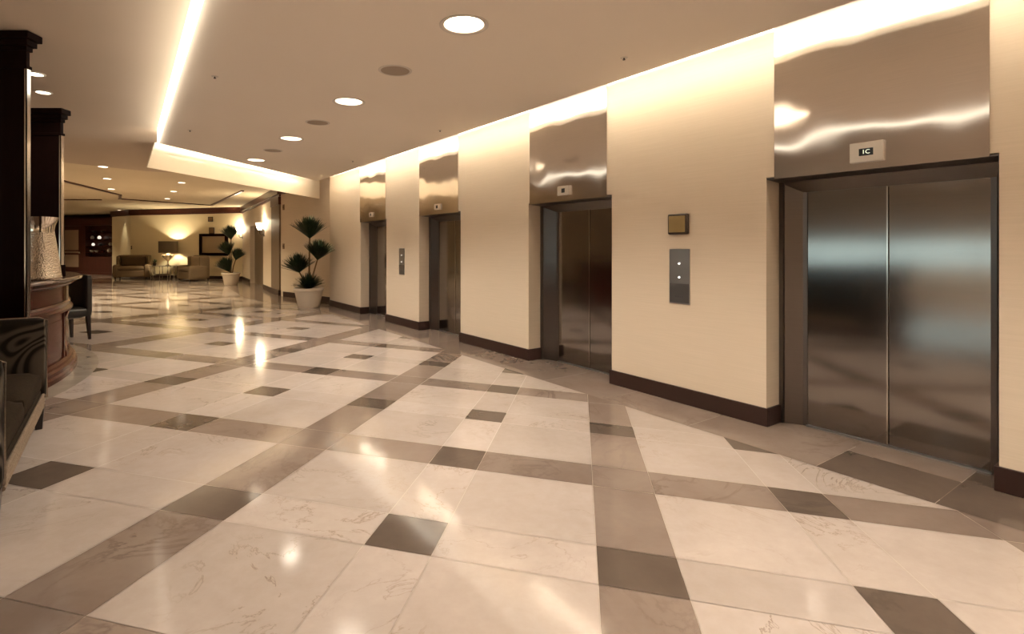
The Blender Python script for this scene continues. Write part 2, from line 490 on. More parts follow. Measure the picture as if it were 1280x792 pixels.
for k, (s0, s1, h0, h1, dl, sp) in enumerate(LIFTS):
    c = (s0+s1)/2
    e = thing('elevator', LIFT_LABELS[k], 'elevator', (*P(c, DW), 0.0), WROT, 'elevators along the right wall')
    X = lambda s: c-s
    xl, xr, d0, d1 = X(s1)+0.003, X(s0)-0.003, X(dl), X(2*sp-dl)
    d1 = min(d1, xr-0.03)
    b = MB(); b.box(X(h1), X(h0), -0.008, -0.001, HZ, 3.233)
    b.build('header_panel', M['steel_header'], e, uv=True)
    b = MB()
    for sgn, xo, xd in ((1, xl, d0), (-1, xr, d1)):
        pr = [(xo, .195), (xo+sgn*.032, .195), (xo+sgn*.036, .215), (xd-sgn*.03, .275), (xd, .279), (xd, .345), (xo, .345)]
        b.prism(pr, 0.004, HZ+0.01)
    b.prism([(.0, HZ), (.015, HZ+.0), (.20, HZ-.012), (.279, 1.895), (.345, 1.895), (.345, HZ+.012), (.0, HZ+.012)], xl, xr, axis='x')
    b.build('door_frame', M['steel_frame'], e, uv=True)
    xs = X(sp)
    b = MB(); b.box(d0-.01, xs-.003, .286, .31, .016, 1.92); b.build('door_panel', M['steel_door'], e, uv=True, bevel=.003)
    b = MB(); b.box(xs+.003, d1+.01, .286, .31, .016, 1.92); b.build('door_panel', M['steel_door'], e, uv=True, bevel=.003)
    b = MB(); b.box(xs-.011, xs-.0015, .281, .289, .016, 1.895); o = b.build('door_edge', M['chrome'], e)
    b = MB(); b.box(d0-.005, d1+.005, .265, .35, .003, .014); b.build('sill', M['steel_plate'], e)
    ds, z0, z1, w, ww = DISP[k]
    x = X(ds)
    b = MB(); b.box(x-w/2, x+w/2, -.032, -.008, z0, z1)
    pi_ = b.build('position_indicator', M['plate_light'], e, bevel=.003)
    zc = (z0+z1)/2
    b = MB(); b.box(x-ww/2, x+ww/2, -.0335, -.031, zc-.025, zc+.025); b.build('display', M['black'], pi_)
    if k == 0:
        me = text_mesh('1C', 0.042)
        me.materials.append(M['digit'])
        o = bpy.data.objects.new('digits', me); COL.objects.link(o); o.parent = pi_
        o.location = (x, -.0345, zc); o.rotation_euler = (R(90), 0, 0)

def call_panel(s0, s1, z0, z1, label, d):
    c = (s0+s1)/2; w = (s1-s0)/2
    e = thing('call_panel', label, 'elevator call panel', (*P(c, DW), z0), WROT, 'elevator call panels')
    h = z1-z0
    b = MB(); b.box(-w, w, -.008, -.001, 0, h); b.build('plate', M['steel_plate'], e, bevel=.002)
    b = MB(); b.box(-w+.006, w-.006, -.0095, -.0079, .012, h*.37); b.build('lower_plate', M['slate'], e)
    for zz in (h*.735, h*.485):
        b = MB(); b.prism([(.009*math.cos(t*PI/8), zz+.009*math.sin(t*PI/8)) for t in range(16)], -.013, -.008, axis='y')
        b.build('button', M['button'], e)
    b = MB()
    for q in range(5): b.box(-.045+q*.018, -.032+q*.018, -.0105, -.0094, h*.12, h*.12+.014)
    b.build('engraving', M['engrave'], e)
call_panel(2.925, 3.140, 0.922, 1.435, 'large steel call panel with two lit buttons under the bronze plaque', 0)
call_panel(8.755, 8.975, 0.943, 1.435, 'small distant steel call panel on the pier between the far elevators', 0)
pl = thing('wall_plaque', 'square dark bronze plaque with a gold face above the near call panel', 'plaque', (*P(3.032, DW), 1.57), WROT)
b = MB(); b.box(-.102, .102, -.045, -.001, 0, .192); b.build('frame', M['bronze'], pl, bevel=.012)
b = MB(); b.box(-.085, .085, -.0485, -.044, .02, .172); b.build('face', M['gold'], pl, bevel=.002)

# ------------------------------------------------------------------ CEILINGS AND COVES
def flat(name, pts, z, m, thick=0.04):
    b = MB(); b.prism([(p[0], p[1]) for p in pts], z, z+thick)
    return struct(b.build(name, m))
BND = [(-13.5, 4.9), (-8.69, 11.2), (-7.71, 12.5), (-4.4, 14.1), (-3.0, 14.6)]
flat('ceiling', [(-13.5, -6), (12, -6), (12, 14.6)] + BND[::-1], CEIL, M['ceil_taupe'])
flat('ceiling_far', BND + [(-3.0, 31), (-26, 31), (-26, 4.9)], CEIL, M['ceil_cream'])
TZ = 3.04
# floating tray panel with a light slot all round
PA, PB = (-4.782, 8.060), (-3.716, 12.617)
GAP = 0.40
pe = P(13.2, DW-GAP); pn = P(-5.6, DW-GAP)
PL = (1.92, -2.19)
KZ = 1.59/1.71
DLXY = [(-0.062, 4.066), (-1.447, 6.21), (-2.842, 8.311), (-4.236, 10.37), (1.33, 1.93), (2.70, -0.20)]
tray = flat('ceiling_tray', [PA, PL, pn, P(12.54, DW-GAP), PB], TZ, M['ceil'], 0.02)
b = MB()
for x, y in DLXY: b.lathe([(.15, TZ-.05), (.15, TZ+.14)], 40, x*KZ, y*KZ)
cut = b.build('hole_cutter', M['ceil'])
md = tray.modifiers.new('holes', 'BOOLEAN'); md.object = cut; md.solver = 'EXACT'
me = bpy.data.meshes.new_from_object(tray.evaluated_get(bpy.context.evaluated_depsgraph_get()))
tray.modifiers.clear(); tray.data = me; bpy.data.objects.remove(cut)
def beam(name, p, q, z0a, z0b, th, side, m):
    """downstand lip along p-q, its inner face on the p-q line"""
    d = Vector((q[0]-p[0], q[1]-p[1])).normalized(); nn = Vector((-d.y, d.x))*th*side
    b = MB(); bm = b.bm
    pts = []
    for (x, y), z in ((p, z0a), (q, z0b)):
        for ox, oy in ((0, 0), (nn.x, nn.y)):
            pts.append((bm.verts.new((x+ox, y+oy, z)), bm.verts.new((x+ox, y+oy, CEIL))))
    (a0, a1), (b0, b1), (c0, c1), (d0, d1) = pts
    for v in (a1, b1): v.co.x += d.x*.15; v.co.y += d.y*.15      # raked end
    for f in ((a0, c0, c1, a1), (b0, b1, d1, d0), (a0, b0, d0, c0), (a1, c1, d1, b1), (a0, a1, b1, b0), (c0, d0, d1, c1)): bm.faces.new(f)
    return struct(b.build(name, m))
def plan_strip(n0, n1, z0, z1, name, m):      # a strip along the elevator wall
    b = MB(); b.prism([P(12.54, n0), P(-5.6, n0), P(-5.6, n1), P(12.54, n1)], z0, z1)
    return struct(b.build(name, m))
plan_strip(DW-GAP-.012, DW-GAP, 3.0605, 3.105, 'trim_10', M['ceil'])  # unseen upstand added to screen the light strip from the steel headers
plan_strip(DW-GAP-.55, DW-.012, 3.235, 3.249, 'ceiling_slot_reflector', M['slot_bounce'])  # unseen white panel added to bounce the strip's light onto the wall
LA, LN, LB = (-5.481, 8.923), (1.78, -2.18), (-3.953, 13.72)
beam('trim_5', LA, LB, 2.80, 2.71, 0.02, 1, M['fascia'])
def led(name, p, q, z0, z1, th, m, label):
    d = Vector((q[0]-p[0], q[1]-p[1])).normalized(); nn = Vector((-d.y, d.x))*th
    b = MB(); b.prism([p, q, (q[0]+nn.x, q[1]+nn.y), (p[0]+nn.x, p[1]+nn.y)], z0, z1)
    return tag(b.build(name, m), label, 'light strip')
led('cove_light', P(12.4, DW-GAP-.14), P(-5.4, DW-GAP-.14), 3.063, 3.085, 0.10, M['led'], 'long warm light strip in the ceiling slot above the elevators')
def inset(p, q, t):   # shift a segment sideways
    d = Vector((q[0]-p[0], q[1]-p[1])).normalized(); nn = Vector((-d.y, d.x))*t
    return (p[0]+nn.x, p[1]+nn.y), (q[0]+nn.x, q[1]+nn.y)
p, q = inset(PA, PL, -0.014); led('cove_light', p, q, 2.995, 3.247, 0.012, M['led_left'], 'warm light strip in the left slot of the tray ceiling')
p, q = inset(PA, PB, -0.04); led('cove_light', p, q, 3.07, 3.11, 0.012, M['led_far'], 'short warm light strip in the far slot of the tray ceiling')

# ceiling fittings
def downlight(x, y, z, rad, label, lens, energy, col=WARM, group='round downlights in the tray ceiling', size=2.2, blend=0.6, deep=False):
    e = thing('recessed_downlight', label, 'downlight', (x, y, z), 0, group)
    if deep:      # open can rising through the panel, lens at its top
        b = MB(); b.lathe([(rad*1.10, -.001), (rad*1.10, -.006), (rad*.95, -.007), (.142, .0), (.142, .10), (.147, .10), (.147, .0)], 36, cap=False); b.build('trim_ring', M['ring'], e, smooth=True)
        b = MB(); b.lathe([(.0001, .08), (.142, .08), (.142, .09), (.0001, .09)], 32, cap=False); b.build('lens', lens, e)
        lz = .07
    else:
        b = MB(); b.lathe([(rad*0.80, -.001), (rad*0.82, -.010), (rad, -.010), (rad*1.06, -.002), (rad*1.06, -.0005), (rad*.8, -.0005)], 32, cap=False); b.build('trim_ring', M['ring'], e, smooth=True)
        b = MB(); b.lathe([(0.0001, -.006), (rad*.8, -.006), (rad*.8, -.001), (.0001, -.001)], 32, cap=False); b.build('lens', lens, e)
        lz = -.03
    if energy:
        light('SPOT', 'lamp', e, (0, 0, lz), energy, col, spot_size=size, spot_blend=blend, shadow_soft_size=0.12)
    return e
DL = [(-0.062, 4.066, 'largest glowing downlight nearest the viewer in the tray ceiling'),
      (-1.447, 6.21, 'second glowing downlight from the viewer in the tray ceiling'),
      (-2.842, 8.311, 'third glowing downlight from the viewer in the tray ceiling'),
      (-4.236, 10.37, 'smallest and farthest glowing downlight in the tray ceiling'),
      (1.33, 1.93, 'downlight in the tray ceiling overhead just outside the view'),  # from here the row continues unseen, added for its light
      (2.70, -0.20, 'downlight in the tray ceiling behind the viewer')]
for x, y, lb in DL: downlight(x*KZ, y*KZ, TZ, 0.16, lb, M['lens'], 150, deep=True)
for x, y, lb in ((-0.743, 5.115, 'round grille between the two nearest downlights'), (-2.116, 7.246, 'round grille between the second and third downlights'), (-3.519, 9.341, 'faint round grille between the two farthest downlights')):
    e = thing('ceiling_speaker', lb, 'ceiling speaker', (x*KZ, y*KZ, TZ), 0, 'ceiling speakers in the tray')
    b = MB(); b.lathe([(0.0001, -.004), (.125, -.004), (.14, -.001), (.14, -.0003), (.0001, -.0003)], 32, cap=False); b.build('grille', M['grille'], e)
    b = MB(); b.lathe([(.128, -.005), (.15, -.004), (.152, -.0005), (.128, -.0005)], 32, cap=False); b.build('rim', M['ring'], e)
for x, y, lb in ((1.371, 4.769, 'sprinkler head near the elevator wall above the plaque'), (-0.467, 7.721, 'sprinkler head near the wall between the two middle elevators'),
                 (-2.359, 10.466, 'sprinkler head near the wall above the farthest elevator'), (-2.574, 5.292, 'sprinkler head near the left light slot, nearer of two'),
                 (-4.115, 7.715, 'sprinkler head near the left light slot, farther of two')):
    e = thing('sprinkler_head', lb, 'sprinkler', (x*KZ, y*KZ, TZ), 0, 'sprinkler heads in the tray')
    b = MB(); b.lathe([(.0001, -.004), (.03, -.003), (.032, -.0003), (.0001, -.0003)], 20, cap=False); b.build('escutcheon', M['ring'], e)
    b = MB(); b.lathe([(.006, -.003), (.006, -.016), (.012, -.017), (.012, -.02), (.0001, -.02)], 14, cap=False); b.build('nozzle', M['bronze'], e)
for x, y, lb in ((-2.0, -2.6, 'left of'), (1.4, -4.0, 'straight behind'), (-5.2, -2.4, 'well left of'), (-8.6, -0.6, 'far left of'), (-11.5, -3.0, 'farthest left of'), (5.0, -4.2, 'right of')):  # unseen lamps added to brighten the floor and, by bounce, the ceilings
    downlight(x, y, CEIL if x < 1.3 or y < -3.5 else CEIL, 0.13, 'added fill downlight %s the viewer, outside the view' % lb, M['lens'], 230, group='added fill downlights outside the view')
downlight(-4.529, 5.483, CEIL, 0.085, 'nearer of two small downlights between the dark wood columns', M['lens_dim'], 14, group='small downlights over the bar')
downlight(-4.973, 6.133, CEIL, 0.085, 'farther of two small downlights between the dark wood columns', M['lens_dim'], 14, group='small downlights over the bar')
FL = [(-8.216, 11.78, 'nearest downlight of the left row in the far cream ceiling'), (-9.544, 13.835, 'middle downlight of the left row in the far cream ceiling'),
      (-11.121, 16.299, 'farthest downlight of the left row in the far cream ceiling'), (-8.067, 14.689, 'nearest downlight of the right row in the far cream ceiling'),
      (-9.591, 16.997, 'middle downlight of the right row in the far cream ceiling'), (-11.243, 19.505, 'farthest downlight of the right row in the far cream ceiling')]
YEL = (1.0, 0.83, 0.55)
for x, y, lb in FL: downlight(x, y, CEIL, 0.11, lb, M['lens_dim'], 185, YEL, 'downlights in the far ceiling')
downlight(-17.05, 25.55, CEIL, 0.09, 'downlight grazing the narrow far wall beside the left armchair', M['lens_dim'], 40, YEL, 'downlights in the far ceiling', 0.8, 0.5)
for x, y in ((-15.0, 17.0), (-20.9, 25.6)):  # hidden lamps added to brighten the far room and its wall unit
    downlight(x, y, CEIL, 0.11, 'added fill downlight in the far cream ceiling hidden behind the columns', M['lens_dim'], 185, YEL, 'downlights in the far ceiling')

# dark inlay mouldings of the far ceiling
def moulding(name, pts, w, z0, z1, m):
    b = MB()
    for p, q in zip(pts, pts[1:]):
        d = Vector((q[0]-p[0], q[1]-p[1])).normalized(); nn = Vector((-d.y, d.x))*w/2; ex = d*w/2
        b.prism([(p[0]-nn.x-ex.x, p[1]-nn.y-ex.y), (q[0]-nn.x+ex.x, q[1]-nn.y+ex.y), (q[0]+nn.x+ex.x, q[1]+nn.y+ex.y), (p[0]+nn.x-ex.x, p[1]+nn.y-ex.y)], z0, z1)
    return struct(b.build(name, m))
moulding('trim_6', [(-10.97, 14.16), (-12.0, 18.03), (-12.98, 19.5), (-11.07, 22.45), (-7.28, 16.76)], 0.09, 3.215, 3.252, M['mahogany_dark'])
moulding('trim_7', [(-16.5, 19.9), (-15.36, 19.83), (-13.95, 19.83)], 0.09, 3.215, 3.252, M['mahogany_dark'])

# ------------------------------------------------------------------ FAR ROOM SHELL
def wall_seg(b, p, q, z0, z1, th, side=1):
    d = Vector((q[0]-p[0], q[1]-p[1])).normalized(); nn = Vector((-d.y, d.x))*th*side
    b.prism([p, q, (q[0]+nn.x, q[1]+nn.y), (p[0]+nn.x, p[1]+nn.y)], z0, z1)
def lerp(p, q, t): return (p[0]+(q[0]-p[0])*t, p[1]+(q[1]-p[1])*t)
BK = [(-18.12, 26.62), (-16.4, 25.4), (-10.25, 23.62)]
b = MB()
for p, q in zip(BK, BK[1:]): wall_seg(b, p, q, 0, CEIL, 0.2)
struct(b.build('wall_back', M['farwall']))
b = MB(); b2 = MB()
for p, q in zip(BK, BK[1:]):
    wall_seg(b, p, q, 0.003, 0.15, 0.025, -1); wall_seg(b2, p, q, 3.03, CEIL-.001, 0.09, -1); wall_seg(b2, p, q, 2.98, 3.03, 0.04, -1)
struct(b.build('baseboard_back', M['dado']))
struct(b2.build('trim_8', M['mahogany_dark']))
# hall wall with doorways beyond the plant
def ht(x):    # parameter along the hall wall for a line of sight
    k = (x-590)/661; (x0, y0), (x1, y1) = HALL0, HALL1
    return (k*y0-x0)/((x1-x0)-k*(y1-y0))
t1, t2, t3 = ht(341.0), ht(329.0), ht(312.5)
b = MB(); bb = MB(); cr = MB()
segs = [(0, t2), (t3, 1.0)]
for a0, a1 in segs:
    wall_seg(b, lerp(HALL0, HALL1, a0), lerp(HALL0, HALL1, a1), 0, CEIL, 0.4, -1)
    wall_seg(bb, lerp(HALL0, HALL1, a0), lerp(HALL0, HALL1, a1), 0.003, 0.15, 0.025, 1)
wall_seg(b, lerp(HALL0, HALL1, t2), lerp(HALL0, HALL1, t3), 2.3, CEIL, 0.4, -1)
PW1 = (-3.2, 13.36)
b3 = MB(); wall_seg(b3, HALL0, PW1, 0, CEIL, 0.15, 1); struct(b3.build('wall_corner', M['wall']))
wall_seg(bb, lerp(HALL0, PW1, .05), PW1, 0.003, 0.15, 0.022, -1)
struct(b.build('wall_hall', M['wall'])); struct(bb.build('baseboard_hall', M['dado']))
wall_seg(cr, HALL0, HALL1, 3.03, CEIL-.001, 0.10, 1); wall_seg(cr, HALL0, HALL1, 2.96, 3.03, 0.05, 1)
wall_seg(cr, lerp(HALL0, PW1, 0), lerp(HALL0, PW1, .09), 3.03, CEIL-.001, 0.10, -1)
struct(cr.build('trim_9', M['mahogany_dark']))
# recessed brown doors of the hall doorway
d = MB()
hn = Vector((HALL1[0]-HALL0[0], HALL1[1]-HALL0[1])).normalized(); hside = Vector((hn.y, -hn.x))
def off(p, k): return (p[0]+hside.x*k, p[1]+hside.y*k)
wall_seg(d, off(lerp(HALL0, HALL1, t2+.001), .18), off(lerp(HALL0, HALL1, t3-.001), .18), 0.0, 2.3, 0.05, -1)
struct(d.build('door_1', M['hall_panel']))
# brown wooden pilaster at the near end of the hall wall
e = thing('wood_pilaster', 'brown wooden pilaster with dark cap at the wall corner left of the plant', 'pilaster', (*HALL0, 0.0), math.atan2(hn.y, hn.x))
plen = t1*math.hypot(HALL1[0]-HALL0[0], HALL1[1]-HALL0[1])
b = MB(); b.box(0.0, plen, 0.0, .05, .18, 2.72); b.build('shaft', M['hall_panel'], e)
b = MB(); b.box(-.02, plen+.02, 0.0, .075, .003, .18); b.build('plinth', M['dado'], e)
b = MB(); b.box(-.02, plen+.02, 0.0, .075, 2.72, 2.95); b.build('cap', M['mahogany_dark'], e)

# remaining shell
b = MB(); wall_seg(b, (-24.5, 30.6), (-18.12, 28.0), 0, CEIL, .2); wall_seg(b, (-18.12, 28.4), (-18.12, 26.62), 0, CEIL, .1, 1); struct(b.build('wall_far_left', M['mahogany_dark']))
b = MB(); wall_seg(b, (-13.4, 4.9), (-24.5, 30.6), 0, CEIL, .2, 1)
wall_seg(b, (-13.4, -5.5), (-13.4, -5.2), 0, CEIL, .2, 1); wall_seg(b, (-13.4, 3.5), (-13.4, 4.9), 0, CEIL, .2, 1)
wall_seg(b, (-13.4, -5.2), (-13.4, 3.5), 0, .85, .2, 1); wall_seg(b, (-13.4, -5.2), (-13.4, 3.5), 1.66, CEIL, .2, 1)
struct(b.build('wall_left', M['wall']))
b = MB(); b.box(-13.55, -13.5, -5.2, 3.5, .85, 1.66); wn = struct(b.build('window_1', M['sky_pane']))
b = MB()
for k in range(5): b.box(-13.46, -13.4, -5.2+k*2.165, -5.16+k*2.165, .85, 1.66)
b.box(-13.47, -13.41, -5.2, 3.5, 1.08, 1.15); b.box(-13.47, -13.41, -5.2, 3.5, 1.40, 1.43)
b.build('mullions', M['dado'], wn)
b = MB(); wall_seg(b, (-13.4, -5.4), (11, -5.4), 0, CEIL, .2, -1); struct(b.build('wall_near', M['wall']))

# ------------------------------------------------------------------ FAR LEFT JOINERY
e = thing('bookcase', 'dark mahogany wall unit with a glass door and lit open shelves', 'wall unit', (-22.9, 29.70, 0.0), math.atan2(28.0-29.86, -18.25+22.9))
W = 4.95
b = MB(); b.box(0, W, 0.0, .05, .0, 3.0); b.box(0, .22, -.35, 0, 0, 3.0); b.box(2.12, 2.36, -.35, 0, 0, 3.0); b.box(W-.14, W, -.35, 0, 0, 3.0); b.box(0, W, -.4, 0, 2.62, 3.0)
b.box(2.36, W-.14, -.35, 0, 0, .95); b.box(0, W, -.38, 0, 0.0, .12)
b.build('carcass', M['mahogany_dark'], e)
for z in (1.15, 1.5, 1.86, 2.2):
    b = MB(); b.box(2.36, W-.14, -.33, 0, z, z+.035); b.build('shelf', M['mahogany'], e)
b = MB(); b.box(.22, .52, -.30, -.25, .12, 2.62); b.box(1.72, 2.12, -.30, -.25, .12, 2.62); b.box(.52, 1.72, -.30, -.25, .12, .38); b.box(.52, 1.72, -.30, -.25, 2.4, 2.62); b.box(.52, 1.72, -.30, -.25, 1.05, 1.14); b.box(.52, 1.72, -.30, -.25, 1.24, 1.3)
dr = b.build('door', M['mahogany_dark'], e)
b = MB(); b.box(.52, 1.72, -.285, -.268, .38, 2.4); b.build('door_glass', M['amber'], dr)
b = MB(); b.lathe([(.0001, 0), (.05, .01), (.06, .05), (.03, .09), (.0001, .1)], 16, 1.92, -.36); o = b.build('door_knob', M['chrome'], dr, smooth=True); o.location = (0, 0, 1.12)
# wares on the shelves
ca, sa = math.cos(e.rotation_euler.z), math.sin(e.rotation_euler.z)
def on_case(x, y, z): return (e.location.x+ca*x-sa*y, e.location.y+sa*x+ca*y, z)
ware = [(2.62, 1.185, 'bowl', 'ware', .11), (3.0, 1.185, 'bowl', 'ware', .10), (3.5, 1.185, 'bowl', 'mahogany', .10), (4.0, 1.185, 'jar', 'ware', .1), (4.45, 1.185, 'jar', 'ware', .1),
        (2.72, 1.535, 'jar', 'glow_ware', .075), (3.3, 1.535, 'bowl', 'slate', .10), (4.1, 1.535, 'jar', 'ware', .09), (4.5, 1.535, 'bowl', 'ware', .1),
        (2.65, 1.895, 'jar', 'ware', .09), (3.22, 1.895, 'jar', 'glow_ware', .085), (4.2, 1.895, 'bowl', 'slate', .10), (2.8, 2.235, 'bowl', 'slate', .11), (3.5, 2.235, 'bowl', 'slate', .10)]
col_names = {2: 'left', 3: 'middle', 4: 'right'}
row = {1.185: 'lowest', 1.535: 'second', 1.895: 'third', 2.235: 'top'}
seen = {}
for x, z, kd, mt, r in ware:
    key = (kd, row[z], round(x)); b = MB()
    if kd == 'jar': b.lathe([(.0001, 0), (r*.7, 0), (r, r*.6), (r, r*1.3), (r*.55, r*1.8), (r*.6, r*2.0), (.0001, r*2.0)], 18, cap=False)
    else: b.lathe([(.0001, 0), (r*.5, 0), (r*.9, r*.6), (r*1.1, r*1.0), (r*1.0, r*1.0), (.0001, r*.3)], 18, cap=False)
    o = b.build('shelf_'+kd, M[mt], smooth=True); o.location = on_case(x, -.17, z)
    shade = {'ware': 'pale', 'glow_ware': 'pale self-glowing', 'slate': 'dark', 'mahogany': 'reddish brown'}[mt]
    nth = sorted(w[0] for w in ware if w[1] == z).index(x)
    pos = ['leftmost', 'second from left', 'third from left', 'fourth from left', 'rightmost'][nth]
    tag(o, f'{shade} {kd} {pos} on the {row[z]} shelf of the far wall unit', kd, 'wares on the far shelves')

# ------------------------------------------------------------------ SEATING AND LAMP AT THE FAR WALL
BROT = math.atan2(BK[2][1]-BK[1][1], BK[2][0]-BK[1][0])   # the back wall's direction
def armchair(x, y, rz, label, main, cushion, w=1.5):
    e = thing('armchair', label, 'armchair', (x, y, 0.0), rz, 'armchairs by the far wall')
    h = w/2
    b = MB(); b.cushion(-h+.08, h-.08, -.44, .36, .10, .42, .0, .04); b.build('seat_base', M[main], e, smooth=True)
    b = MB(); b.cushion(-h+.2, h-.2, -.45, .2, .42, .58, .03, .05); b.build('seat_cushion', M[main], e, smooth=True)
    b = MB(); b.cushion(-h+.06, h-.06, .18, .42, .12, 1.10, .0, .07); b.build('backrest', M[main], e, smooth=True)
    b = MB(); b.cushion(-h+.24, h-.24, .03, .2, .57, 1.06, .0, .07); b.build('back_cushion', M[cushion], e, smooth=True)
    for s in (-1, 1):
        xa, xb = sorted((s*h, s*(h-.22)))
        b = MB(); b.cushion(xa, xb, -.46, .3, .08, .66, .01, .08); b.build('arm', M[main], e, smooth=True)
        xa, xb = sorted((s*(h-.05), s*(h-.17)))
        b = MB(); b.cushion(xa, xb, -.02, .3, .6, 1.06, .0, .05); b.build('wing', M[main], e, smooth=True)
        for yy in (-.38, .34):
            b = MB(); b.taper((s*(h-.12), yy), .025, .003, (s*(h-.12), yy), .04, .12); b.build('leg', M['leg_wood'], e)
    return e
armchair(-15.6, 24.35, BROT+R(36), 'tan armchair with olive back cushion left of the table lamp', 'tan', 'tan_dark', 1.45)
armchair(-12.1, 23.0, BROT-R(26), 'tan armchair turned towards the lamp in front of the framed mirror', 'tan', 'pale_fab', 1.5)
tx, ty = -14.05, 24.05
e = thing('side_table', 'small round glass table on thin metal legs under the lamp', 'side table', (tx, ty, 0.0))
b = MB(); b.lathe([(.0001, .60), (.56, .60), (.57, .61), (.57, .625), (.0001, .625)], 32, cap=False); b.build('table_top', M['glass'], e)
for k in range(9):
    a = k*PI/4.5+.3; b = MB()
    b.tube([(.48*math.cos(a), (.48*math.sin(a)), .60), (.46*math.cos(a), .46*math.sin(a), .32), (.48*math.cos(a), .48*math.sin(a), .004)], .02); b.build('leg', M['chrome'], e, smooth=True)
b = MB(); b.lathe([(.46, .19), (.48, .21), (.46, .23), (.44, .21), (.46, .19)], 24, cap=False); b.build('ring_brace', M['chrome'], e, smooth=True)
lx, ly = tx+.20, ty+.05
e = thing('table_lamp', 'silver urn table lamp with wide grey-brown drum shade', 'lamp', (lx, ly, .626))
b = MB(); b.lathe([(.0001, 0), (.11, 0), (.11, .02), (.05, .05), (.03, .16), (.07, .24), (.22, .36), (.27, .46), (.23, .50), (.08, .53), (.03, .60), (.0001, .60)], 28, cap=False); b.build('base', M['silver'], e, smooth=True)
b = MB(); b.lathe([(.385, .58), (.39, 1.10), (.38, 1.10), (.375, .58), (.385, .58)], 36, cap=False); b.build('lamp_shade', M['shade'], e, smooth=True)
b = MB(); b.lathe([(.0001, .60), (.05, .62), (.07, .70), (.05, .77), (.0001, .79)], 16, cap=False); b.build('bulb', M['shade_glow'], e, smooth=True)
light('POINT', 'lamp', e, (0, 0, .85), 45, YEL, shadow_soft_size=.06)
light('POINT', 'lamp', e, (0, 0, .66), 22, YEL, shadow_soft_size=.06)
e = thing('table_plant', 'little dark plant in a cup on the side table', 'plant', (tx-.34, ty-.08, .626))
b = MB(); b.lathe([(.0001, 0), (.06, 0), (.08, .12), (.07, .12), (.0001, .10)], 16, cap=False); b.build('cup', M['bronze'], e, smooth=True)
b = MB()
rr = random.Random(5)
for k in range(36):
    a = rr.random()*2*PI; l = .10+.08*rr.random(); t = rr.random()*.9
    p0 = Vector((0, 0, .11)); p1 = p0+Vector((l*math.sin(t)*math.cos(a), l*math.sin(t)*math.sin(a), l*math.cos(t)))
    b.tube([p0, p0.lerp(p1, .6), p1], [.006, .016, .003], 4)
b.build('leaves', M['leaf'], e)
# framed mirror, plaques and switch on the back wall
def on_back(x_img, z, out=0.0):
    k = (x_img-590)/661; (x0, y0), (x1, y1) = BK[1], BK[2]
    t = (k*y0-x0)/((x1-x0)-k*(y1-y0)); p = lerp(BK[1], BK[2], t)
    nn = (math.sin(BROT), -math.cos(BROT))
    return (p[0]+nn[0]*out, p[1]+nn[1]*out, z)
c = on_back(267.5, 1.07)
e = thing('wall_mirror', 'wide black framed mirror on the far wall behind the right armchair', 'mirror', c, BROT)
w, h = .78, 1.0
b = MB(); b.box(-w, w, -.06, -.002, 0, .13); b.box(-w, w, -.06, -.002, h-.12, h); b.box(-w, -w+.15, -.06, -.002, .13, h-.12); b.box(w-.15, w, -.06, -.002, .13, h-.12); b.build('frame', M['ebony'], e)
b = MB(); b.box(-w+.14, w-.14, -.03, -.02, .12, h-.11); b.build('glass', M['pale_fab'], e)  # flat pale colour stands in for the mirror's reflection
for x, z0, z1, hw, lb, m in ((265, 2.07, 2.35, .14, 'small brown square plaque above the black framed mirror', 'sign_brown'), (263.5, 2.62, 2.84, .13, 'small reddish sign high on the far wall under the crown moulding', 'sign_brown')):
    e = thing('wall_sign', lb, 'sign', on_back(x, z0), BROT)
    b = MB(); b.box(-hw, hw, -.035, -.002, 0, z1-z0); b.build('frame', M['bronze'], e, bevel=.004)
    b = MB(); b.box(-hw+.03, hw-.03, -.039, -.034, .03, z1-z0-.03); b.build('face', M[m], e)
e = thing('light_switch', 'tiny dark switch plate on the far wall above the left armchair', 'switch', on_back(164.5, 1.36), BROT)
b = MB(); b.box(-.03, .03, -.012, -.001, 0, .16); b.build('plate', M['bronze'], e, bevel=.003)
b = MB(); b.box(-.01, .01, -.02, -.011, .06, .10); b.build('toggle', M['ring'], e)
# switch plates on the plant wall
pwr = math.atan2(PW1[1]-HALL0[1], PW1[0]-HALL0[0])
def on_pw(x_img, z):
    k = (x_img-590)/661; (x0, y0), (x1, y1) = HALL0, PW1
    t = (k*y0-x0)/((x1-x0)-k*(y1-y0)); p = lerp(HALL0, PW1, t)
    return (p[0], p[1], z)
for z, lb in ((2.55, 'small brown wall sensor high on the wall left of the large plant'), (1.40, 'small brown switch plate at chest height left of the large plant')):
    e = thing('wall_plate', lb, 'wall plate', on_pw(354.8, z), pwr)
    b = MB(); b.box(-.045, .045, -.02, -.001, 0, .16); b.build('plate', M['switch'], e, bevel=.004)
    b = MB(); b.box(-.016, .016, -.03, -.019, .05, .11); b.build('toggle', M['bronze'], e)
